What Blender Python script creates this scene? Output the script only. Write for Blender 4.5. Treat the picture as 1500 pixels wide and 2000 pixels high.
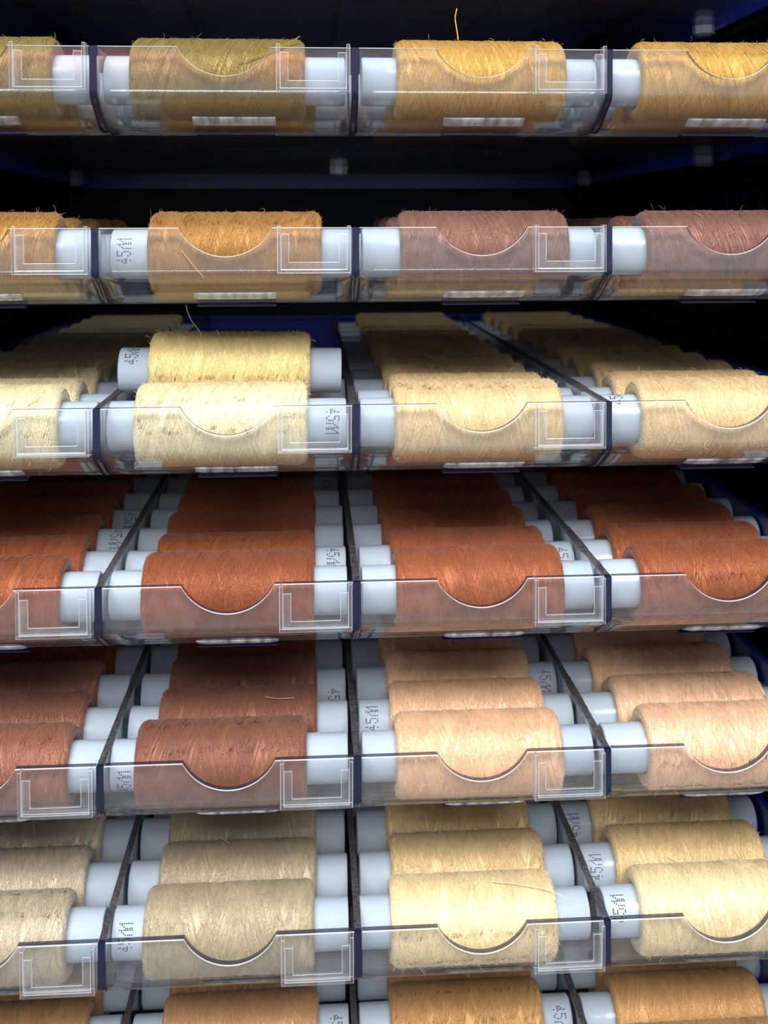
import bpy, math, random
from mathutils import Matrix, Vector

# ------------------------------------------------------------------ clearing
for o in list(bpy.data.objects):
    bpy.data.objects.remove(o, do_unlink=True)
S = bpy.context.scene
COL = S.collection
random.seed(7)

# ------------------------------------------------------------------ camera
cam_data = bpy.data.cameras.new('camera')
cam = bpy.data.objects.new('camera', cam_data)
COL.objects.link(cam)
YAW, PIT, ROL = .0657, .0248, .00314
cy, sy, cp, sp, cr, sr = math.cos(YAW), math.sin(YAW), math.cos(PIT), math.sin(PIT), math.cos(ROL), math.sin(ROL)
right = Vector((cy, -sy, 0)); fwd = Vector((sy * cp, cy * cp, -sp)); up = Vector((sy * sp, cy * sp, cp))
ua = right * cr - up * sr
va = right * sr + up * cr
m = Matrix((ua, va, -fwd)).transposed().to_4x4()
m.translation = Vector((.05799, -.2999, -.04955))
cam.matrix_world = m
cam_data.sensor_width = 36
cam_data.lens = 2152.5 / 2000 * 36
cam_data.shift_y = -497 / 2000
cam_data.clip_start = .01
cam_data.dof.use_dof = True
cam_data.dof.focus_distance = .305
cam_data.dof.aperture_fstop = 24
S.camera = cam

# ------------------------------------------------------------------ light and exposure
world = bpy.data.worlds.new('shop_light'); S.world = world
world.use_nodes = True
bg = world.node_tree.nodes['Background']
bg.inputs[0].default_value = (.80, .88, 1, 1)
bg.inputs[1].default_value = .73
wn = world.node_tree                       # bright shop above and ahead, a darker floor below
w_tc = wn.nodes.new('ShaderNodeTexCoord'); w_sp = wn.nodes.new('ShaderNodeSeparateXYZ'); w_mr = wn.nodes.new('ShaderNodeMapRange')
w_mix = wn.nodes.new('ShaderNodeMix'); w_mix.data_type = 'RGBA'
w_mr.inputs[1].default_value = -.40; w_mr.inputs[2].default_value = -.08
w_mix.inputs[6].default_value = (.36, .36, .37, 1); w_mix.inputs[7].default_value = (.82, .89, 1, 1)
wn.links.new(w_tc.outputs['Generated'], w_sp.inputs[0]); wn.links.new(w_sp.outputs['Z'], w_mr.inputs[0])
wn.links.new(w_mr.outputs[0], w_mix.inputs[0]); wn.links.new(w_mix.outputs[2], bg.inputs[0])

def area_light(name, loc, target, sx, sy_, power, color):
    d = bpy.data.lights.new(name, 'AREA'); d.shape = 'RECTANGLE'; d.size = sx; d.size_y = sy_
    d.energy = power; d.color = color
    o = bpy.data.objects.new(name, d); COL.objects.link(o)
    o.location = loc
    o.rotation_euler = (Vector(target) - Vector(loc)).to_track_quat('-Z', 'Y').to_euler()
    return o
area_light('ceiling_lamp', (-.05, -1.30, 1.12), (.07, .02, -.12), 1.4, .9, 60, (1, .985, .96))
area_light('reflection_fill', (-.2, -1.15, .95), (-.2, -1.68, .23), .5, .3, 17, (1, .985, .96))  # unseen fill, added to brighten the rolls mirrored in the drawer fronts

S.view_settings.view_transform = 'Standard'
S.view_settings.look = 'None'
S.view_settings.exposure = -.02
S.view_settings.gamma = 1
S.view_settings.use_curve_mapping = False
cyc = S.cycles
cyc.use_denoising = True
cyc.max_bounces = 14
cyc.diffuse_bounces = 3
cyc.use_adaptive_sampling = True
cyc.adaptive_threshold = .025
cyc.adaptive_min_samples = 16
cyc.glossy_bounces = 5
cyc.transmission_bounces = 10
cyc.transparent_max_bounces = 48
cyc.sample_clamp_indirect = 4
cyc.blur_glossy = .5

# ------------------------------------------------------------------ materials
def srgb(h):
    h = h.lstrip('#')
    v = [int(h[i:i + 2], 16) / 255 for i in (0, 2, 4)]
    return tuple(x / 12.92 if x < .04045 else ((x + .055) / 1.055) ** 2.4 for x in v) + (1,)

def new_mat(name):
    mt = bpy.data.materials.new(name); mt.use_nodes = True
    nt = mt.node_tree
    for n in list(nt.nodes): nt.nodes.remove(n)
    out = nt.nodes.new('ShaderNodeOutputMaterial')
    return mt, nt, out

def N(nt, typ, **kw):
    n = nt.nodes.new(typ)
    for k, v in kw.items(): setattr(n, k, v)
    return n

def principled(name, color, rough=.5, spec=.5, **inp):
    mt, nt, out = new_mat(name)
    p = N(nt, 'ShaderNodeBsdfPrincipled')
    p.inputs['Base Color'].default_value = color
    p.inputs['Roughness'].default_value = rough
    p.inputs['Specular IOR Level'].default_value = spec
    for k, v in inp.items(): p.inputs[k].default_value = v
    nt.links.new(p.outputs[0], out.inputs[0])
    return mt

def clear_plastic(name, tint, haze, ior=1.55, rough=.045):
    mt, nt, out = new_mat(name)
    tr = N(nt, 'ShaderNodeBsdfTransparent'); tr.inputs[0].default_value = tint
    gl = N(nt, 'ShaderNodeBsdfGlossy'); gl.inputs['Roughness'].default_value = rough
    fr = N(nt, 'ShaderNodeFresnel')
    gb = N(nt, 'ShaderNodeNewGeometry'); mi = N(nt, 'ShaderNodeMapRange')      # a thin sheet reflects alike from both sides
    mi.inputs[3].default_value = ior; mi.inputs[4].default_value = 1 / ior
    nt.links.new(gb.outputs['Backfacing'], mi.inputs[0]); nt.links.new(mi.outputs[0], fr.inputs[0])
    mx = N(nt, 'ShaderNodeMixShader')
    nt.links.new(fr.outputs[0], mx.inputs[0]); nt.links.new(tr.outputs[0], mx.inputs[1]); nt.links.new(gl.outputs[0], mx.inputs[2])
    df = N(nt, 'ShaderNodeBsdfDiffuse'); df.inputs[0].default_value = (.8, .82, .85, 1)
    nz = N(nt, 'ShaderNodeTexNoise'); nz.inputs['Scale'].default_value = 260
    geo = N(nt, 'ShaderNodeNewGeometry'); nt.links.new(geo.outputs['Position'], nz.inputs['Vector'])
    mr = N(nt, 'ShaderNodeMapRange'); mr.inputs[1].default_value = .3; mr.inputs[2].default_value = .8
    mr.inputs[3].default_value = haze * .6; mr.inputs[4].default_value = haze * 1.5
    nt.links.new(nz.outputs[0], mr.inputs[0])
    m2 = N(nt, 'ShaderNodeMixShader')
    nt.links.new(mr.outputs[0], m2.inputs[0]); nt.links.new(mx.outputs[0], m2.inputs[1]); nt.links.new(df.outputs[0], m2.inputs[2])
    nt.links.new(m2.outputs[0], out.inputs[0])
    return mt

def painted_glint():
    mt, nt, out = new_mat('glint_painted_corner')  # pale colour paints the bright glint along clear plastic corners
    p = N(nt, 'ShaderNodeBsdfPrincipled'); p.inputs['Base Color'].default_value = (.8, .84, .9, 1); p.inputs['Roughness'].default_value = .12
    p.inputs['Specular IOR Level'].default_value = .9
    tr = N(nt, 'ShaderNodeBsdfTransparent')
    mx = N(nt, 'ShaderNodeMixShader'); mx.inputs[0].default_value = .5
    nt.links.new(tr.outputs[0], mx.inputs[1]); nt.links.new(p.outputs[0], mx.inputs[2])
    nt.links.new(mx.outputs[0], out.inputs[0])
    return mt

def painted_shine():
    mt, nt, out = new_mat('shine_painted_tab')  # white noise streaks paint shine onto the clear tab
    geo = N(nt, 'ShaderNodeNewGeometry')
    mp = N(nt, 'ShaderNodeMapping'); mp.inputs['Scale'].default_value = (420, 90, 90)
    nz = N(nt, 'ShaderNodeTexNoise'); nz.inputs['Scale'].default_value = 1; nz.inputs['Detail'].default_value = 2
    nt.links.new(geo.outputs['Position'], mp.inputs[0]); nt.links.new(mp.outputs[0], nz.inputs['Vector'])
    mr = N(nt, 'ShaderNodeMapRange'); mr.inputs[1].default_value = .3; mr.inputs[2].default_value = .72; mr.inputs[3].default_value = .06; mr.inputs[4].default_value = .6
    nt.links.new(nz.outputs[0], mr.inputs[0])
    p = N(nt, 'ShaderNodeBsdfPrincipled'); p.inputs['Base Color'].default_value = (.85, .87, .92, 1); p.inputs['Roughness'].default_value = .15
    tr = N(nt, 'ShaderNodeBsdfTransparent'); mx = N(nt, 'ShaderNodeMixShader')
    nt.links.new(mr.outputs[0], mx.inputs[0]); nt.links.new(tr.outputs[0], mx.inputs[1]); nt.links.new(p.outputs[0], mx.inputs[2])
    nt.links.new(mx.outputs[0], out.inputs[0])
    return mt

def glass(name, color, ior=1.45, rough=.03):
    mt, nt, out = new_mat(name)
    g = N(nt, 'ShaderNodeBsdfGlass'); g.inputs['Color'].default_value = color
    g.inputs['Roughness'].default_value = rough; g.inputs['IOR'].default_value = ior
    nt.links.new(g.outputs[0], out.inputs[0])
    return mt

M_LIP = clear_plastic('clear_acrylic_front', (.985, .99, .99, 1), .03)
M_CLEAR = clear_plastic('clear_acrylic_sheet', (.97, .975, .98, 1), .012)
M_TAB = painted_shine()
M_HOLD = clear_plastic('clear_acrylic_holder', (.97, .98, .99, 1), .035)
M_GLASS = glass('clear_acrylic_block', (.97, .98, 1, 1))
M_NAVY = principled('navy_plastic', srgb('#122782'), .3)
M_SHINE = painted_glint()
M_STRIP = principled('navy_strip_plastic', srgb('#1b2038'), .2)
M_BLACK = principled('black_cabinet_board', srgb('#0c0d18'), .5)

def edge_material(name, c0, c1):
    mt, nt, out = new_mat(name)
    p = N(nt, 'ShaderNodeBsdfPrincipled')
    geo = N(nt, 'ShaderNodeNewGeometry')
    nz = N(nt, 'ShaderNodeTexNoise'); nz.inputs['Scale'].default_value = 900; nz.inputs['Detail'].default_value = 3
    nt.links.new(geo.outputs['Position'], nz.inputs['Vector'])
    cr_ = N(nt, 'ShaderNodeValToRGB')
    cr_.color_ramp.elements[0].position = .35; cr_.color_ramp.elements[0].color = srgb(c0)
    cr_.color_ramp.elements[1].position = .72; cr_.color_ramp.elements[1].color = srgb(c1)
    e = cr_.color_ramp.elements.new(.78); e.color = srgb('#b8c0cc')
    nt.links.new(nz.outputs[0], cr_.inputs[0]); nt.links.new(cr_.outputs[0], p.inputs['Base Color'])
    p.inputs['Roughness'].default_value = .3
    tr = N(nt, 'ShaderNodeBsdfTransparent'); tr.inputs[0].default_value = (.8, .83, .9, 1)
    mx = N(nt, 'ShaderNodeMixShader'); mx.inputs[0].default_value = .78
    nt.links.new(tr.outputs[0], mx.inputs[1]); nt.links.new(p.outputs[0], mx.inputs[2])
    nt.links.new(mx.outputs[0], out.inputs[0])
    return mt
M_EDGE = edge_material('grey_cut_acrylic_edge', '#403d42', '#6a6668')
M_RIM = edge_material('dark_cut_acrylic_rim', '#16182a', '#2c3044')

def tube_material():
    mt, nt, out = new_mat('milky_white_polyethylene')
    p = N(nt, 'ShaderNodeBsdfPrincipled')
    p.inputs['Base Color'].default_value = (.62, .72, .83, 1)
    p.inputs['Roughness'].default_value = .2
    nz = N(nt, 'ShaderNodeTexNoise'); nz.inputs['Scale'].default_value = 320
    tc = N(nt, 'ShaderNodeTexCoord'); nt.links.new(tc.outputs['Object'], nz.inputs['Vector'])
    bp = N(nt, 'ShaderNodeBump'); bp.inputs['Strength'].default_value = .25; bp.inputs['Distance'].default_value = .0004
    nt.links.new(nz.outputs[0], bp.inputs['Height']); nt.links.new(bp.outputs[0], p.inputs['Normal'])
    tl = N(nt, 'ShaderNodeBsdfTranslucent'); tl.inputs[0].default_value = (.62, .73, .85, 1)
    mx = N(nt, 'ShaderNodeMixShader'); mx.inputs[0].default_value = .3
    nt.links.new(p.outputs[0], mx.inputs[1]); nt.links.new(tl.outputs[0], mx.inputs[2])
    nt.links.new(mx.outputs[0], out.inputs[0])
    return mt
M_TUBE = tube_material()

def thread_material():
    mt, nt, out = new_mat('wound_polyester_thread')
    p = N(nt, 'ShaderNodeBsdfPrincipled')
    oi = N(nt, 'ShaderNodeObjectInfo')
    tc = N(nt, 'ShaderNodeTexCoord')
    mp = N(nt, 'ShaderNodeMapping'); mp.inputs['Scale'].default_value = (5200, 1500, 1500)
    nt.links.new(tc.outputs['Object'], mp.inputs['Vector'])
    nz = N(nt, 'ShaderNodeTexNoise'); nz.inputs['Scale'].default_value = 1.0; nz.inputs['Detail'].default_value = 2
    nt.links.new(mp.outputs[0], nz.inputs['Vector'])
    n2 = N(nt, 'ShaderNodeTexNoise'); n2.inputs['Scale'].default_value = 120
    nt.links.new(tc.outputs['Object'], n2.inputs['Vector'])
    mr = N(nt, 'ShaderNodeMapRange'); mr.inputs[1].default_value = .3; mr.inputs[2].default_value = .7
    mr.inputs[3].default_value = .86; mr.inputs[4].default_value = 1.12
    nt.links.new(nz.outputs[0], mr.inputs[0])
    m2 = N(nt, 'ShaderNodeMapRange'); m2.inputs[1].default_value = .3; m2.inputs[2].default_value = .7
    m2.inputs[3].default_value = .92; m2.inputs[4].default_value = 1.07
    nt.links.new(n2.outputs[0], m2.inputs[0])
    # fine parallel turns of thread: stripes that climb slowly along the axis as they go round
    sx = N(nt, 'ShaderNodeSeparateXYZ'); nt.links.new(tc.outputs['Object'], sx.inputs[0])
    at = N(nt, 'ShaderNodeMath', operation='ARCTAN2'); nt.links.new(sx.outputs['Y'], at.inputs[0]); nt.links.new(sx.outputs['Z'], at.inputs[1])
    def stripes(per, lead):
        a1 = N(nt, 'ShaderNodeMath', operation='MULTIPLY'); a1.inputs[1].default_value = lead; nt.links.new(at.outputs[0], a1.inputs[0])
        a2 = N(nt, 'ShaderNodeMath', operation='MULTIPLY_ADD'); a2.inputs[1].default_value = 2 * math.pi / per
        nt.links.new(sx.outputs['X'], a2.inputs[0]); nt.links.new(a1.outputs[0], a2.inputs[2])
        a3 = N(nt, 'ShaderNodeMath', operation='SINE'); nt.links.new(a2.outputs[0], a3.inputs[0])
        return a3
    s1, s2 = stripes(.00034, 62), stripes(.00034, -57)
    n3 = N(nt, 'ShaderNodeTexNoise'); n3.inputs['Scale'].default_value = 170; n3.inputs['Detail'].default_value = 0
    nt.links.new(tc.outputs['Object'], n3.inputs['Vector'])
    gt = N(nt, 'ShaderNodeMath', operation='GREATER_THAN'); gt.inputs[1].default_value = .5; nt.links.new(n3.outputs[0], gt.inputs[0])
    sm = N(nt, 'ShaderNodeMix'); nt.links.new(gt.outputs[0], sm.inputs[0]); nt.links.new(s1.outputs[0], sm.inputs[2]); nt.links.new(s2.outputs[0], sm.inputs[3])
    sd = N(nt, 'ShaderNodeMath', operation='MULTIPLY_ADD'); sd.inputs[1].default_value = .09; sd.inputs[2].default_value = .97
    nt.links.new(sm.outputs[0], sd.inputs[0])
    hh = N(nt, 'ShaderNodeMath', operation='MULTIPLY_ADD'); hh.inputs[1].default_value = .22
    nt.links.new(sm.outputs[0], hh.inputs[0]); nt.links.new(nz.outputs[0], hh.inputs[2])
    mu = N(nt, 'ShaderNodeMath', operation='MULTIPLY')
    nt.links.new(mr.outputs[0], mu.inputs[0]); nt.links.new(m2.outputs[0], mu.inputs[1])
    vm = N(nt, 'ShaderNodeVectorMath', operation='SCALE')
    m4 = N(nt, 'ShaderNodeMath', operation='MULTIPLY'); nt.links.new(mu.outputs[0], m4.inputs[0]); nt.links.new(sd.outputs[0], m4.inputs[1])
    nt.links.new(oi.outputs['Color'], vm.inputs[0]); nt.links.new(m4.outputs[0], vm.inputs['Scale'])
    nt.links.new(vm.outputs[0], p.inputs['Base Color'])
    bp = N(nt, 'ShaderNodeBump'); bp.inputs['Strength'].default_value = .5; bp.inputs['Distance'].default_value = .00015
    nt.links.new(hh.outputs[0], bp.inputs['Height']); nt.links.new(bp.outputs[0], p.inputs['Normal'])
    p.inputs['Roughness'].default_value = .5
    p.inputs['Metallic'].default_value = .35
    p.inputs['Specular IOR Level'].default_value = .5
    p.inputs['Sheen Weight'].default_value = .12
    nt.links.new(p.outputs[0], out.inputs[0])
    return mt
M_THREAD = thread_material()

M_INK = principled('dark_blue_ink', srgb('#22263a'), .6)

# ------------------------------------------------------------------ mesh helpers
class MB:
    def __init__(s): s.v = []; s.f = []; s.m = []; s.sm = []
    def face(s, idx, mi=0, smooth=False): s.f.append(idx); s.m.append(mi); s.sm.append(smooth)
    def box(s, x0, x1, y0, y1, z0, z1, mi=0):
        b = len(s.v)
        s.v += [(x, y, z) for z in (z0, z1) for y in (y0, y1) for x in (x0, x1)]
        for f in ((0, 2, 3, 1), (4, 5, 7, 6), (0, 1, 5, 4), (2, 6, 7, 3), (0, 4, 6, 2), (1, 3, 7, 5)):
            s.face([b + i for i in f], mi)
    def prism(s, poly, y0, y1, mi=0):
        """polygon (x, z) extruded along y"""
        b = len(s.v); n = len(poly)
        s.v += [(x, y0, z) for x, z in poly] + [(x, y1, z) for x, z in poly]
        s.face([b + i for i in range(n)], mi); s.face([b + n + i for i in reversed(range(n))], mi)
        for i in range(n):
            j = (i + 1) % n
            s.face([b + i, b + n + i, b + n + j, b + j], mi)
    def lathe_x(s, prof, seg, mi=0, closed=False):
        """profile [(x, r)] turned about the x axis"""
        b = len(s.v); n = len(prof)
        for k in range(seg):
            a = 2 * math.pi * k / seg
            for x, r in prof: s.v.append((x, -r * math.cos(a), r * math.sin(a)))
        for k in range(seg):
            k2 = (k + 1) % seg
            for i in range(n if closed else n - 1):
                j = (i + 1) % n
                s.face([b + k * n + i, b + k * n + j, b + k2 * n + j, b + k2 * n + i], mi, True)
    def tube(s, pts, r, sides=4, mi=0):
        b = len(s.v); n = len(pts)
        P = [Vector(p) for p in pts]
        for i, p in enumerate(P):
            t = (P[min(i + 1, n - 1)] - P[max(i - 1, 0)])
            t = t.normalized() if t.length > 0 else Vector((1, 0, 0))
            h = Vector((0, 0, 1)) if abs(t.z) < .9 else Vector((1, 0, 0))
            u = t.cross(h).normalized(); w = t.cross(u)
            rr = r * (.5 if i in (0, n - 1) else 1)
            for k in range(sides):
                a = 2 * math.pi * k / sides
                s.v.append(tuple(p + u * (rr * math.cos(a)) + w * (rr * math.sin(a))))
        for i in range(n - 1):
            for k in range(sides):
                k2 = (k + 1) % sides
                s.face([b + i * sides + k, b + i * sides + k2, b + (i + 1) * sides + k2, b + (i + 1) * sides + k], mi, True)
    def mesh(s, name, mats):
        me = bpy.data.meshes.new(name)
        me.from_pydata(s.v, [], s.f)
        for mt in mats: me.materials.append(mt)
        me.polygons.foreach_set('material_index', s.m)
        me.polygons.foreach_set('use_smooth', s.sm)
        me.update()
        return me

def link(name, me, parent=None, loc=(0, 0, 0)):
    o = bpy.data.objects.new(name, me); COL.objects.link(o)
    o.parent = parent; o.location = loc
    return o

def thing(name, label, cat, loc=(0, 0, 0), group=None):
    o = bpy.data.objects.new(name, None); COL.objects.link(o)
    o.empty_display_size = .01
    o.location = loc; o['label'] = label; o['category'] = cat
    if group: o['group'] = group
    return o

# ------------------------------------------------------------------ measures (metres)
W = .07            # compartment width
P = .0487          # drawer spacing
FLAT = -.0110      # where the flat front ends
BOT = -.0219       # underside of a drawer
CURVE = .024       # how far the curved front runs back
TH = .0021
def _smooth(pts, n):
    for _ in range(n):
        q = [pts[0]]
        for a, b in zip(pts, pts[1:]): q += [(a[0] * .75 + b[0] * .25, a[1] * .75 + b[1] * .25), (a[0] * .25 + b[0] * .75, a[1] * .25 + b[1] * .75)]
        pts = q + [pts[-1]]
    return pts
DEPTH = .324
R_THREAD, R_TUBE = .0119, .0069
PITCH = .0250
ROW0 = .0156
ZC = -.0073        # spool axis below the drawer rim

CPTS = _smooth([(0, FLAT), (0, -.0125), (.0013, -.0143), (.0052, -.0163), (.0095, -.0188), (.0135, -.0208), (.018, -.0218), (CURVE, BOT)], 2)
def curve_pt(q, off=0):
    """point at share q (0..1) of the curved front, pushed outward by off"""
    f = q * (len(CPTS) - 1); i = min(int(f), len(CPTS) - 2); t = f - i
    a, b = CPTS[i], CPTS[i + 1]
    y, z = a[0] + (b[0] - a[0]) * t, a[1] + (b[1] - a[1]) * t
    def tg(j):
        a, b = CPTS[max(j - 1, 0)], CPTS[min(j + 1, len(CPTS) - 1)]
        return b[0] - a[0], b[1] - a[1]
    ta, tb = tg(i), tg(i + 1)
    ty, tz = ta[0] * (1 - t) + tb[0] * t, ta[1] * (1 - t) + tb[1] * t
    l = math.hypot(ty, tz)
    return y + tz / l * off, z - ty / l * off

def ordinal(i):
    return ('first', 'second', 'third', 'fourth', 'fifth', 'sixth', 'seventh', 'eighth', 'ninth', 'tenth', 'eleventh', 'twelfth', 'thirteenth')[i]

# ------------------------------------------------------------------ cabinet
cab = thing('display_cabinet', 'black cabinet shell around the stack of thread drawers', 'cabinet', (W, 0, BOT))
def cab_part(name, box):
    mb = MB(); mb.box(*box)
    o = link(name, mb.mesh(name, [M_BLACK]), cab)
    o.location = (-W, 0, -BOT)
    return o
X0, X1 = -W - .016, 3 * W + .016
ZT, ZB = P * 1 + .055, -P * 7 - .02
cab_part('back_panel', (X0, X1, .372, .38, ZB, ZT))
cab_part('side_panel', (X0 - .008, X0, -.004, .38, ZB, ZT))
cab_part('side_panel', (X1, X1 + .008, -.004, .38, ZB, ZT))
cab_part('top_panel', (X0 - .008, X1 + .008, -.004, .38, ZT, ZT + .008))
cab_part('bottom_panel', (X0 - .008, X1 + .008, -.004, .38, ZB - .008, ZB))
for q in range(8):
    for xa, xb in ((X0, -W - .0022), (3 * W + .0022, X1)):
        mb = MB(); mb.box(xa, xb, .03, .372, -(q - 1) * P - .0268, -(q - 1) * P - .0245)
        o = link('runner', mb.mesh('runner', [M_BLACK]), cab); o.location = (-W, 0, -BOT)

# ------------------------------------------------------------------ drawer meshes
NX0, NX1, ND = .0222, .0474, .0078       # finger notch
def z_top(x):
    if x <= NX0 or x >= NX1: return 0
    c = (NX0 + NX1) / 2; h = (NX1 - NX0) / 2
    R = (h * h + ND * ND) / (2 * ND)
    return -(math.sqrt(max(R * R - (x - c) ** 2, 0)) - (R - ND))

def lip_mesh():
    mb = MB()
    xs = [.0011, .006, .012, .018] + [NX0 + (NX1 - NX0) * i / 28 for i in range(29)] + [.052, .058, .064, .0689]
    K = 5; A = 16
    def column(x):
        zt = z_top(x); out = []; inn = []
        for i in range(K): 
            z = zt + (FLAT - zt) * i / K
            out.append((x, 0, z - (.00022 if i == 0 else 0))); inn.append((x, TH, z))
        for i in range(A + 1):
            out.append((x, *curve_pt(i / A)))
            inn.append((x, *curve_pt(i / A, -(TH + (.0008 - TH) * max(0, min(1, (i - 2) / 7))))))
        return out, inn
    n = K + A + 1
    for x in xs:
        o_, i_ = column(x); mb.v += o_ + i_
    T = len(mb.v)
    mb.v += [(x, .00030, z_top(x)) for x in xs]
    for c in range(len(xs) - 1):
        a, b = c * 2 * n, (c + 1) * 2 * n
        for i in range(n - 1):
            sm = i >= K - 1
            mb.face([a + i, a + i + 1, b + i + 1, b + i], 0, sm)
            mb.face([a + n + i, b + n + i, b + n + i + 1, a + n + i + 1], 0, sm)
        mb.face([a, b, T + c + 1, T + c], 2)
        mb.face([T + c, T + c + 1, b + n, a + n], 1)
        mb.face([a + n - 1, a + 2 * n - 1, b + 2 * n - 1, b + n - 1], 0)
    for c in (0, len(xs) - 1):
        a = c * 2 * n
        for i in range(n - 1): mb.face([a + i, a + n + i, a + n + i + 1, a + i + 1] if c == 0 else [a + i, a + i + 1, a + n + i + 1, a + n + i], 0)
    return mb.mesh('front_panel', [M_LIP, M_RIM, M_SHINE])
ME_LIP = lip_mesh()

def holder_mesh():
    mb = MB()
    x0, x1, z1, z0 = .0488, .0686, .0004, -.0124
    t = .0010
    wall = [(x0, z1), (x0 + t, z1), (x0 + t, z0 + t), (x1 - t, z0 + t), (x1 - t, z1), (x1, z1), (x1, z0), (x0, z0)]
    mb.prism(wall, -.0030, -.00005)
    x0 += t + .00004; x1 -= t + .00004; z0 += t + .00004; z1 = -.0018
    aw, ah = .0022, .0020
    fl = [(x0, z1), (x0 + aw, z1), (x0 + aw, z0 + ah), (x1 - aw, z0 + ah), (x1 - aw, z1), (x1, z1), (x1, z0), (x0, z0)]
    mb.prism(fl, -.0029, -.0021)
    return mb.mesh('label_holder', [M_HOLD, M_SHINE])
ME_HOLD = holder_mesh()

def tab_meshes():
    x0, x1 = .0252, .0482
    mb = MB()
    # slanted clear ring following the curve, from (y .0052) to (y .0112)
    def pt(y, off):
        lo, hi = 0, 1
        for _ in range(30):
            q = (lo + hi) / 2
            if curve_pt(q)[0] < y: lo = q
            else: hi = q
        return curve_pt(lo, off)
    ys = [.0082, .0086, .0098, .0111, .0117]
    offs = [.0001, .0004, .0005, .0005, .0001]
    b = len(mb.v); n = len(ys)
    xs = [x0, x0 + .0012, x0 + .003, x1 - .003, x1 - .0012, x1]
    sh = [0, .75, 1, 1, .75, 0]
    for x, q in zip(xs, sh):
        for y, of in zip(ys, offs): mb.v.append((x, *pt(y, .0001 + of * q)))
        for y, of in zip(ys, offs): mb.v.append((x, *pt(y, .00003)))
    for c in range(len(xs) - 1):
        a, d = b + c * 2 * n, b + (c + 1) * 2 * n
        for i in range(n - 1):
            mb.face([a + i, a + i + 1, d + i + 1, d + i], 0, True)
            mb.face([a + n + i, d + n + i, d + n + i + 1, a + n + i + 1], 0)
        mb.face([a, d, d + n, a + n], 0); mb.face([a + n - 1, a + 2 * n - 1, d + 2 * n - 1, d + n - 1], 0)
    for c in (0, len(xs) - 1):
        a = b + c * 2 * n
        for i in range(n - 1): mb.face([a + i, a + n + i, a + n + i + 1, a + i + 1], 0)
    tab = mb.mesh('finger_tab', [M_TAB])
    mb = MB()
    pl = [(x0 + .0003, .0148), (x1 - .0003, .0148), (x1 - .0003, .0185), (x1 - .002, .0210), (x0 + .002, .0210), (x0 + .0003, .0185)]
    n = len(pl)
    mb.v += [(x, y, BOT - .0001) for x, y in pl] + [(x, y, BOT - .0005) for x, y in pl]
    mb.face(list(range(n))); mb.face(list(range(2 * n - 1, n - 1, -1)))
    for i in range(n): mb.face([i, n + i, n + (i + 1) % n, (i + 1) % n])
    return tab, mb.mesh('catch_plate', [principled('dark_navy_catch', srgb('#10154a'), .3)])
ME_TAB, ME_CATCH = tab_meshes()

def strip_mesh():
    mb = MB(); hw = .00095
    prof = [(-.0001, 0), (-.0001, FLAT)] + [curve_pt(i / 16 * .8, .0001) for i in range(1, 17)]
    inn = [(.0016, 0), (.0016, FLAT)] + [curve_pt(i / 16 * .8, -.0016) for i in range(1, 17)]
    n = len(prof)
    for x in (-hw, hw): mb.v += [(x, y, z) for y, z in prof] + [(x, y, z) for y, z in inn]
    o2 = 2 * n
    for i in range(n - 1):
        mb.face([i, o2 + i, o2 + i + 1, i + 1], 0, i > 0)
        mb.face([n + i, n + i + 1, o2 + n + i + 1, o2 + n + i], 0)
        mb.face([i, i + 1, n + i + 1, n + i], 0)
        mb.face([o2 + i, o2 + n + i, o2 + n + i + 1, o2 + i + 1], 0)
    mb.face([0, n, o2 + n, o2], 0); mb.face([n - 1, o2 + n - 1, o2 + 2 * n - 1, 2 * n - 1], 0)
    return mb.mesh('front_strip', [M_STRIP])
ME_STRIP = strip_mesh()

def divider_meshes():
    mb = MB(); h = .0008
    poly = [(.0017, -.0006)] + [curve_pt(i / 12, -.0017) for i in range(0, 13)] + [(DEPTH - .003, BOT + .0014), (DEPTH - .003, -.0006)]
    n = len(poly)
    mb.v += [(-h, y, z) for y, z in poly] + [(h, y, z) for y, z in poly]
    mb.face(list(range(n))); mb.face(list(range(2 * n - 1, n - 1, -1)))
    for i in range(n): mb.face([i, n + i, n + (i + 1) % n, (i + 1) % n])
    wall = mb.mesh('divider', [M_CLEAR])
    mb = MB()
    mb.box(-.00095, .00095, .0017, DEPTH - .003, -.0006, 0, 0)
    edge = mb.mesh('top_edge', [M_EDGE])
    mb = MB(); rnd = random.Random(3)
    y = .026
    while y < .048:
        d = rnd.uniform(.0012, .003); w = rnd.uniform(.00096, .0011)
        mb.box(-w, w * .9, y, y + d, -.0009, .0002 + rnd.uniform(0, .0002), 0); y += d + .00005
    splice = mb.mesh('edge_splice', [M_EDGE])
    return wall, edge, splice
ME_DIV, ME_DEDGE, ME_SPLICE = divider_meshes()

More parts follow.
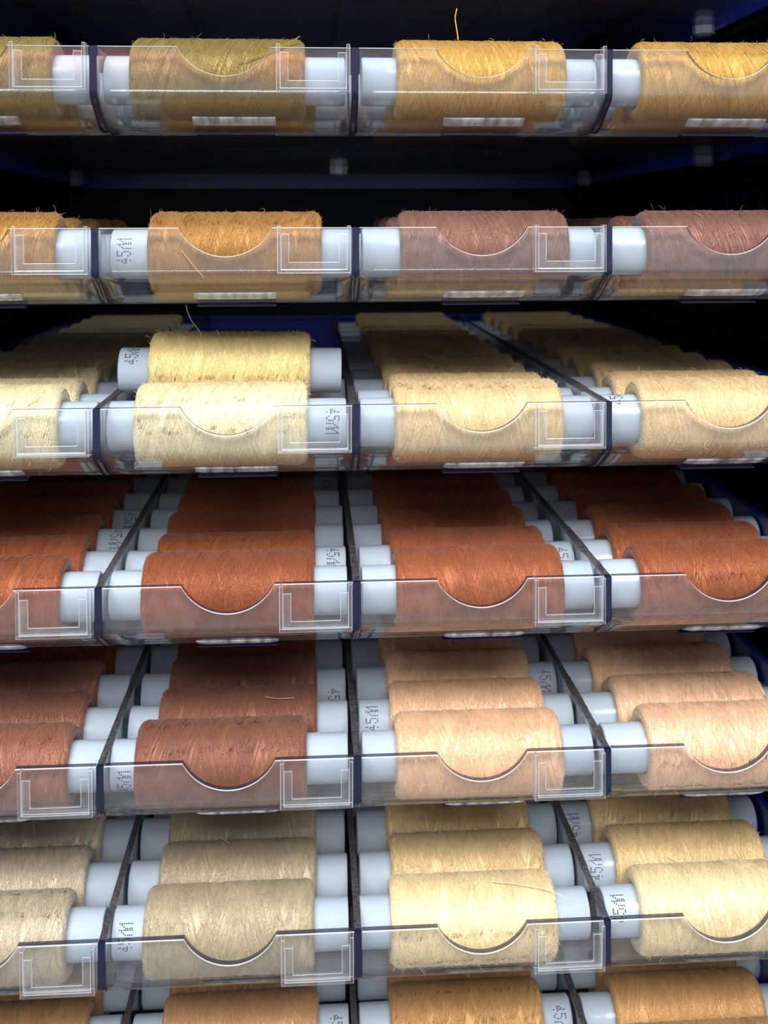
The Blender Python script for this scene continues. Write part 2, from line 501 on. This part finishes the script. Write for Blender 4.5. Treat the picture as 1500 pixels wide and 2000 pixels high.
def simple(name, mat, *boxes):
    mb = MB()
    for b in boxes: mb.box(*b)
    return mb.mesh(name, [mat])
ME_FLOOR = simple('bottom_sheet', M_CLEAR, (-W + .0003, 3 * W - .0003, CURVE, DEPTH - .0022, BOT, BOT + .0012))
ME_SIDE = simple('side_board', M_NAVY, (-.0010, .0010, .0, DEPTH, BOT - .0022, .0))
ME_BACK = simple('back_board', M_NAVY, (-W + .0011, 3 * W - .0011, DEPTH - .002, DEPTH, BOT - .0040, .0),
                 (-W + .0011, 3 * W - .0011, DEPTH - .004, DEPTH - .002, -.0016, .0))
def knob_mesh():
    mb = MB()
    c = []
    for k in range(8):
        a = math.pi / 4 * k + math.pi / 8
        c.append((.0042 * math.cos(a), .0042 * math.sin(a)))
    n = 8
    mb.v += [(x, y, 0) for x, y in c] + [(x * .95, y * .95, -.0030) for x, y in c] + [(x * .6, y * .6, -.0040) for x, y in c]
    for q in (0, 8):
        for i in range(n): mb.face([q + i, q + (i + 1) % n, q + n + (i + 1) % n, q + n + i])
    mb.face(list(range(n - 1, -1, -1))); mb.face([16 + i for i in range(n)])
    return mb.mesh('glide_knob', [principled('frosted_knob_plastic', (.22, .23, .30, 1), .35)])
ME_KNOB = knob_mesh()

drawer_text = {-1: 'drawer above the topmost olive and yellow spools, only its dark underside showing',
    0: 'topmost clear fronted drawer holding olive and golden yellow thread spools',
    1: 'clear fronted drawer holding golden brown and dusty mauve thread spools',
    2: 'clear fronted drawer holding pale cream and light tan thread spools',
    3: 'clear fronted drawer filled with rust orange thread spools',
    4: 'clear fronted drawer holding reddish brown and peach thread spools',
    5: 'clear fronted drawer holding khaki and butter yellow thread spools',
    6: 'lowest drawer in view, with toffee and caramel thread spools'}
DY = {-1: 0, 0: 0, 1: 0, 2: 0, 3: 0, 4: 0, 5: 0, 6: 0}
drawers = {}
for k in range(-1, 7):
    t = thing('spool_tray', drawer_text[k], 'drawer', (0, DY[k], -k * P), 'clear fronted thread drawers in the cabinet')
    drawers[k] = t
    link('bottom_sheet', ME_FLOOR, t)
    link('back_board', ME_BACK, t)
    for x in (-W, 3 * W): link('side_board', ME_SIDE, t, (x, 0, 0))
    for i in (0, 1, 2):
        d = link('divider', ME_DIV, t, (i * W, 0, 0))
        link('top_edge', ME_DEDGE, d)
        if i == 2 and k >= 2: link('edge_splice', ME_SPLICE, d)
        link('front_strip', ME_STRIP, t, (i * W, 0, 0))
    for i in (-1, 0, 1, 2):
        f = link('front_panel', ME_LIP, t, (i * W, 0, 0))
        h = link('label_holder', ME_HOLD, f)
        bv = h.modifiers.new('rounded', 'BEVEL'); bv.width = .00009; bv.segments = 2; bv.material = 1; bv.limit_method = 'ANGLE'
        link('finger_tab', ME_TAB, f)
        link('catch_plate', ME_CATCH, f)
    for x, y in ((-W, .108), (3 * W, .108), (-W, .290), (3 * W, .290), (W, .184)):
        link('glide_knob', ME_KNOB, t, (x + (.0042 if x < 0 else -.0042 if x > 2 * W else 0), y, BOT - .00005))

# ------------------------------------------------------------------ spool meshes
TL = .0668 / 2
def tube_mesh():
    mb = MB(); r, ri = R_TUBE, R_TUBE - .0011
    prof = [(-TL, ri + .0003), (-TL + .0003, ri)] + [(TL - .0003, ri), (TL, ri + .0003), (TL, r - .0004), (TL - .0004, r), (-TL + .0004, r), (-TL, r - .0004)]
    mb.lathe_x(prof, 64, closed=True)
    me = mb.mesh('tube', [M_TUBE])
    return me
ME_TUBE = tube_mesh()

HB = .0240   # half length of the wound body
def body_profile():
    R = R_THREAD - .0003
    return [(-HB + .0012, R_TUBE), (-HB + .0002, R_TUBE + .0012), (-HB, R - .0022), (-HB + .0004, R - .0010), (-HB + .0012, R - .0003), (-HB + .0026, R),
            (HB - .0026, R), (HB - .0012, R - .0003), (HB - .0004, R - .0010), (HB, R - .0022), (HB - .0002, R_TUBE + .0012), (HB - .0012, R_TUBE)]
def surf_r(x):
    """radius of the outermost winding at x"""
    e = HB - abs(x)
    if e > .0026: return R_THREAD - .0002
    return R_THREAD - .0002 - .0016 * (1 - max(e, 0) / .0026) ** 2

def thread_mesh(seed, clusters=34):
    """wound body: bands of parallel strands laid in crossing helices"""
    rnd = random.Random(seed)
    mb = MB(); mb.lathe_x(body_profile(), 56)
    for i in range(clusters):
        d = 1 if i % 2 else -1
        turns = rnd.choice([1.7, 2.1, 2.1, 2.5, 3.1]) + rnd.uniform(-.12, .12)
        a0 = rnd.uniform(0, 2 * math.pi)
        seg = int(52 * turns)
        bow, w2, ph = rnd.uniform(.0, .0012), rnd.uniform(.6, 1.6), rnd.uniform(0, 6)
        lift = -.00005 + .00005 * (i / clusters)
        n = rnd.choice([1, 2, 3, 4, 6, 8]); gap = rnd.choice([.00028, .00034, .00042, .0007])
        for q in range(n):
            off = (q - (n - 1) / 2) * gap + rnd.gauss(0, .00004)
            r = rnd.uniform(.000072, .000095)
            ll = lift + rnd.uniform(-.00002, .00002) + (.00006 if n < 3 else 0)
            pts = []
            for j in range(seg + 1):
                u = j / seg
                x = d * (-HB + .0004 + u * 2 * (HB - .0004)) + bow * math.sin(u * 6.28 * w2 + ph) * math.sin(u * math.pi) + off
                x = max(-HB + .0002, min(HB - .0002, x))
                a = a0 + u * turns * 2 * math.pi
                rr = surf_r(x) + ll
                pts.append((x, -rr * math.cos(a), rr * math.sin(a)))
            mb.tube(pts, r, 4)
    for i in range(11):      # single strands that stand proud of the rest
        d = 1 if i % 2 else -1
        turns = rnd.choice([1.9, 2.3, 2.8]) + rnd.uniform(-.2, .2); a0 = rnd.uniform(0, 6.28); seg = int(52 * turns)
        for off in ([0] if rnd.random() < .6 else [0, .00045]):
            pts = []
            for j in range(seg + 1):
                u = j / seg; x = d * (-HB + .0006 + u * 2 * (HB - .0006)) + off
                x = max(-HB + .0003, min(HB - .0003, x)); a = a0 + u * turns * 2 * math.pi; rr = surf_r(x) + .00009
                pts.append((x, -rr * math.cos(a), rr * math.sin(a)))
            mb.tube(pts, .00012, 5)
    return mb.mesh('wound_thread', [M_THREAD])

def fuzz_mesh(seed, n=1500):
    rnd = random.Random(seed); mb = MB()
    for _ in range(n):
        x = rnd.uniform(-HB, HB) if rnd.random() < .7 else rnd.choice((-1, 1)) * rnd.uniform(HB - .003, HB)
        a = rnd.uniform(0, 2 * math.pi)
        r = surf_r(x) - .0001
        L = rnd.uniform(.0003, .0010) if rnd.random() < .9 else rnd.uniform(.001, .0028)
        p = Vector((x, -r * math.cos(a), r * math.sin(a)))
        nrm = Vector((0, -math.cos(a), math.sin(a)))
        tan = Vector((rnd.gauss(0, 1), math.sin(a) * rnd.gauss(0, 1), math.cos(a) * rnd.gauss(0, 1)))
        dr = (nrm * rnd.uniform(.3, 1.1) + tan * .7).normalized()
        pts = [tuple(p)]
        cur = Vector((rnd.gauss(0, 1), rnd.gauss(0, 1), rnd.gauss(0, 1))) * .45
        for j in range(4):
            p = p + dr * (L / 4); dr = (dr + cur).normalized()
            q = math.hypot(p.y, p.z)
            if q < r: p.y *= r / q; p.z *= r / q
            pts.append(tuple(p))
        mb.tube(pts, rnd.uniform(.00003, .00005), 3)
    return mb.mesh('fuzz', [M_THREAD])

ME_THREAD = [thread_mesh(11 + i) for i in range(6)]
ME_FUZZ = [fuzz_mesh(40 + i) for i in range(4)]

CODE = [(3, 4), (2, 4), (0, 1, 2, 3, 4, 6), (4,), (), (0, 1, 2, 5), (0, 2, 6), (0, 2, 6), (0, 3, 4, 5), (), (3, 4, 5, 6), (2,), (1,),
        (0, 1, 2, 3, 4, 5, 6), (3, 4, 5, 6), (2,), (1,), (0, 1, 2, 3, 4, 5, 6)]
def code_mesh():
    mb = MB(); n = len(CODE); rnd = random.Random(5)
    for c, rows in enumerate(CODE):
        for rw in rows:
            a = (c - (n - 1) / 2) * .00041 / R_TUBE
            x = -TL + .0022 + rw * .00058 + rnd.gauss(0, .00004)
            R = R_TUBE + .00004
            ha, hx = .00020 / R_TUBE, .00024
            b = len(mb.v)
            for t in range(6):
                q = math.pi / 3 * t
                aa = a + ha * math.sin(q)
                mb.v.append((x + hx * math.cos(q), -R * math.cos(aa), R * math.sin(aa)))
            mb.face([b + t for t in range(6)])
    return mb.mesh('printed_code', [M_INK])
ME_CODE = code_mesh()

def strand(parent, pts, r=.00014, color=None):
    mb = MB()
    # smooth the polyline
    P_ = [Vector(p) for p in pts]
    for _ in range(2):
        Q = [P_[0]]
        for a, b in zip(P_, P_[1:]): Q += [a * .75 + b * .25, a * .25 + b * .75]
        P_ = Q + [P_[-1]]
    mb.tube([tuple(p) for p in P_], r, 6)
    o = link('loose_end', mb.mesh('loose_end', [M_THREAD]), parent)
    o.color = color or (1, 1, 1, 1)
    return o

# ------------------------------------------------------------------ what lies in the drawers
DRAWER = {0: 'top drawer', 1: 'second drawer', 2: 'third drawer', 3: 'fourth drawer', 4: 'fifth drawer', 5: 'sixth drawer', 6: 'lowest drawer'}
ROWS = {0: 4, 1: 5, 2: 12, 3: 8, 4: 6, 5: 5, 6: 4}
KIND = {
    0: [('olive gold', '#94803f'), ('olive gold', '#947f42'), ('golden yellow', '#cda251'), ('golden yellow', '#cda251')],
    1: [('golden brown', '#b4853f'), ('golden brown', '#b0803f'), ('dusty mauve', '#8f6455'), ('dusty mauve', '#8d6254')],
    2: [('pale cream', '#f5e8bd'), ('pale cream', '#f5e8bf'), ('light tan', '#edd2a0'), ('light tan', '#eccf9e')],
    3: [('rust orange', '#a0552f'), ('rust orange', '#9c522d'), ('burnt orange', '#a55c36'), ('burnt orange', '#a15933')],
    4: [('reddish brown', '#9b6551'), ('reddish brown', '#905c47'), ('peach', '#f2c8a2'), ('peach', '#f2c9a6')],
    5: [('khaki beige', '#c9bba3'), ('khaki beige', '#bcac90'), ('butter yellow', '#f6e2b4'), ('butter yellow', '#f6e3b6')],
    6: [('toffee', '#c69966'), ('toffee', '#d3a474'), ('caramel', '#d0a167'), ('caramel', '#cfa068')],
}
# sideways shift of the front spools (metres), matched drawer by drawer
SHIFT = {0: (-.0012, -.0026, .0007, 0), 1: (-.0008, .0019, .0016, .0018), 2: (-.0008, -.0023, 0, .0003), 3: (-.0007, -.0007, .0003, .0002),
         4: (.0010, -.0030, .0002, .0028), 5: (-.0002, -.0011, -.0014, .0006), 6: (0, 0, 0, 0)}
# printed codes that face out: (drawer, compartment, row) -> (flip, angle above the front in degrees)
CODES = {(1, 1, 0): (0, 8), (2, 1, 0): (1, 12), (3, 1, 1): (1, 48), (4, 1, 0): (0, -18), (4, 2, 1): (0, 35), (4, 2, 2): (1, 30),
         (5, 1, 0): (0, 22), (5, 3, 0): (0, 38), (5, 3, 1): (0, 30), (5, 3, 2): (0, 28), (6, 0, 1): (1, 45), (6, 1, 1): (1, 40), (6, 2, 1): (1, 35),
         (3, 2, 1): (1, 30), (3, 0, 2): (1, 50), (3, 0, 3): (1, 40), (4, 1, 2): (1, -5), (3, 1, 5): (1, 30), (2, 3, 0): (0, 75)}

proto = {}
def make_spool(k, c, r, color, loc, rot, label, group, slide=0):
    root = thing('thread_spool', label, 'thread spool', loc, group)
    root.rotation_euler = rot
    if not proto:
        proto['tube'] = link('tube', ME_TUBE, root); proto['thread'] = link('wound_thread', ME_THREAD[0], root)
        proto['fuzz'] = link('fuzz', ME_FUZZ[0], root); proto['fuzz']['kind'] = 'stuff'
        parts = proto
    else:
        parts = {}
        for q, o in proto.items():
            d = o.copy(); COL.objects.link(d); d.parent = root; parts[q] = d
    rnd = random.Random(k * 1000 + c * 100 + r)
    th = parts['thread']; th.data = ME_THREAD[rnd.randrange(6)]; th.color = color
    fz = parts['fuzz']; fz.data = ME_FUZZ[rnd.randrange(4)]; fz.color = tuple(min(1, x * 1.15) for x in color[:3]) + (1,)
    th.location.x = slide; fz.location.x = slide
    a = rnd.uniform(0, 6.28)
    th.rotation_euler = (a, 0, 0); fz.rotation_euler = (rnd.uniform(0, 6.28), 0, 0)
    if (k, c, r) in CODES:
        flip, ang = CODES[(k, c, r)]
        cd = link('printed_code', ME_CODE, root)
        mm = Matrix.Rotation(-math.radians(ang), 4, 'X') @ (Matrix.Rotation(math.pi, 4, 'Y') if flip else Matrix.Identity(4))
        cd.rotation_euler = mm.to_euler()
    return root

spools = {}
for k in range(0, 7):
    for c in range(4):
        cname, hexc = KIND[k][c]
        for r in range(ROWS[k]):
            if (k, c, r) == (2, 1, 1) or (k == 2 and c == 1 and r > 6): continue
            rnd = random.Random(k * 977 + c * 91 + r * 13)
            base = srgb(hexc); nm = cname
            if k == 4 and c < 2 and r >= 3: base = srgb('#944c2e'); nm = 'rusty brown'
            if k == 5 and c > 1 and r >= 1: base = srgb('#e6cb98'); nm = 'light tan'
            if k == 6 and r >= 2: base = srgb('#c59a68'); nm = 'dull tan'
            v = rnd.uniform(.96, 1.04)
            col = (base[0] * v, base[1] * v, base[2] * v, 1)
            sh = SHIFT[k][c] if r == 0 else rnd.uniform(-.0007, .0007)
            slide = max(-.0024, min(.0024, sh - max(-.0007, min(.0007, sh)))); sh = max(-.0007, min(.0007, sh))
            dy = PITCH * r + (rnd.uniform(-.0003, .0003) if r else 0)
            if k == 2 and c == 1 and r >= 2: dy += .0012
            x = (c - .5) * W + sh
            lab = f"{nm} thread spool, {'front row' if r == 0 else ordinal(r) + ' row back'}, {ordinal(c)} compartment across, {DRAWER[k]}"
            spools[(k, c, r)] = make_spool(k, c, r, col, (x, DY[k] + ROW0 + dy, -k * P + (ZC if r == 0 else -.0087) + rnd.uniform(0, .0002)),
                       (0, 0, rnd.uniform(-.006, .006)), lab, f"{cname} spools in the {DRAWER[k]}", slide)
# the spool lying on top of the cream ones
CODES[(2, 1, 99)] = (0, 52)
top = make_spool(2, 1, 99, srgb('#f1dc9c'), (-.5 * W + W - .0015, ROW0 + PITCH * .92, -2 * P + ZC + .0125), (0, .012, 0),
                 'cream yellow thread spool lying on top of the others in the third drawer', 'pale cream spools in the third drawer')

# ------------------------------------------------------------------ loose thread ends
g = srgb('#e0ad40')
strand(spools[(0, 2, 0)], [(-.0058, -.002, .0118), (-.0057, -.001, .0135), (-.0060, 0, .0160), (-.0064, 0, .0185), (-.0060, 0, .0202), (-.0058, 0, .0212)], .00018, g)
o_ = srgb('#9c8138')
strand(spools[(0, 1, 0)], [(.004, -.0120, .0035), (.008, -.0118, .0048), (.013, -.0108, .0070), (.018, -.0090, .0095), (.0208, -.0080, .0115)], .00016, o_)
w_ = srgb('#f6e4b4')
strand(top, [(-.0085, -.006, .0107), (-.0095, -.004, .0125), (-.0120, -.002, .0150), (-.0135, -.001, .0180), (-.0138, -.001, .0200)], .00014, w_)
strand(spools[(5, 2, 0)], [(.005, -.003, .0122), (.012, -.0045, .0121), (.019, -.0060, .0114), (.0235, -.0072, .0104), (.0265, -.0078, .0085)], .00014, w_)
strand(spools[(5, 3, 1)], [(-.008, -.0095, .0078), (-.005, -.0105, .0066), (-.002, -.0113, .0052)], .00012, w_)
strand(spools[(5, 1, 1)], [(-.010, .002, .0122), (-.0085, .0025, .0138), (-.006, .001, .0140), (-.003, -.001, .0128)], .00010, srgb('#b7a88c'))
strand(spools[(1, 1, 0)], [(-.013, -.0122, .0010), (-.010, -.0125, -.0030), (-.007, -.0116, -.0065)], .00018, srgb('#e0a850'))
strand(spools[(4, 1, 1)], [(.008, -.0050, .0113), (.012, -.0062, .0109), (.017, -.0058, .0110)], .00012, srgb('#d8a890'))
strand(spools[(4, 3, 2)], [(.000, -.003, .0122), (.004, -.006, .0110), (.007, -.0090, .0088)], .00010, srgb('#f4d8c0'))

# ------------------------------------------------------------------ unseen shelf and rolls, added to give the clear fronts their red reflections
sh = thing('reflection_shelf', 'unseen grey board added to hold the red rolls mirrored in the top drawer front', 'shelf', (-.2, -1.75, .165))
def shelf_part(name, *b):
    mb = MB(); mb.box(*b)
    o = link(name, mb.mesh(name, [M_SHELF]), sh); o.location = (.2, 1.75, -.165)
M_SHELF = principled('grey_shelf_board', srgb('#6a6a70'), .6)
shelf_part('shelf_board', -.78, .38, -1.85, -1.6, .185, .198)
shelf_part('shelf_bracket', -.60, -.58, -1.85, -1.62, .165, .185)
shelf_part('shelf_bracket', .20, .22, -1.85, -1.62, .165, .185)
def bolt(x0, x1, z, r, h, label):  # unseen roll, added only to be mirrored in the clear fronts
    mb = MB()
    prof = [(x0, .006), (x0, r - .004), (x0 + .004, r), (x1 - .004, r), (x1, r - .004), (x1, .006)]
    mb.lathe_x(prof, 32)
    o = link('fabric_bolt', mb.mesh('fabric_bolt', [principled('fabric_' + h[1:], srgb(h), .8)]), None, (0, -1.68, z + r))
    o['label'] = label; o['category'] = 'fabric bolt'
bolt(-.74, -.07, .198, .036, '#c02814', 'long red roll, unseen, added for the red reflection in the top drawer front')
bolt(-.055, .05, .198, .034, '#ff4a12', 'short bright orange roll, unseen, added for the orange reflection in the top drawer front')
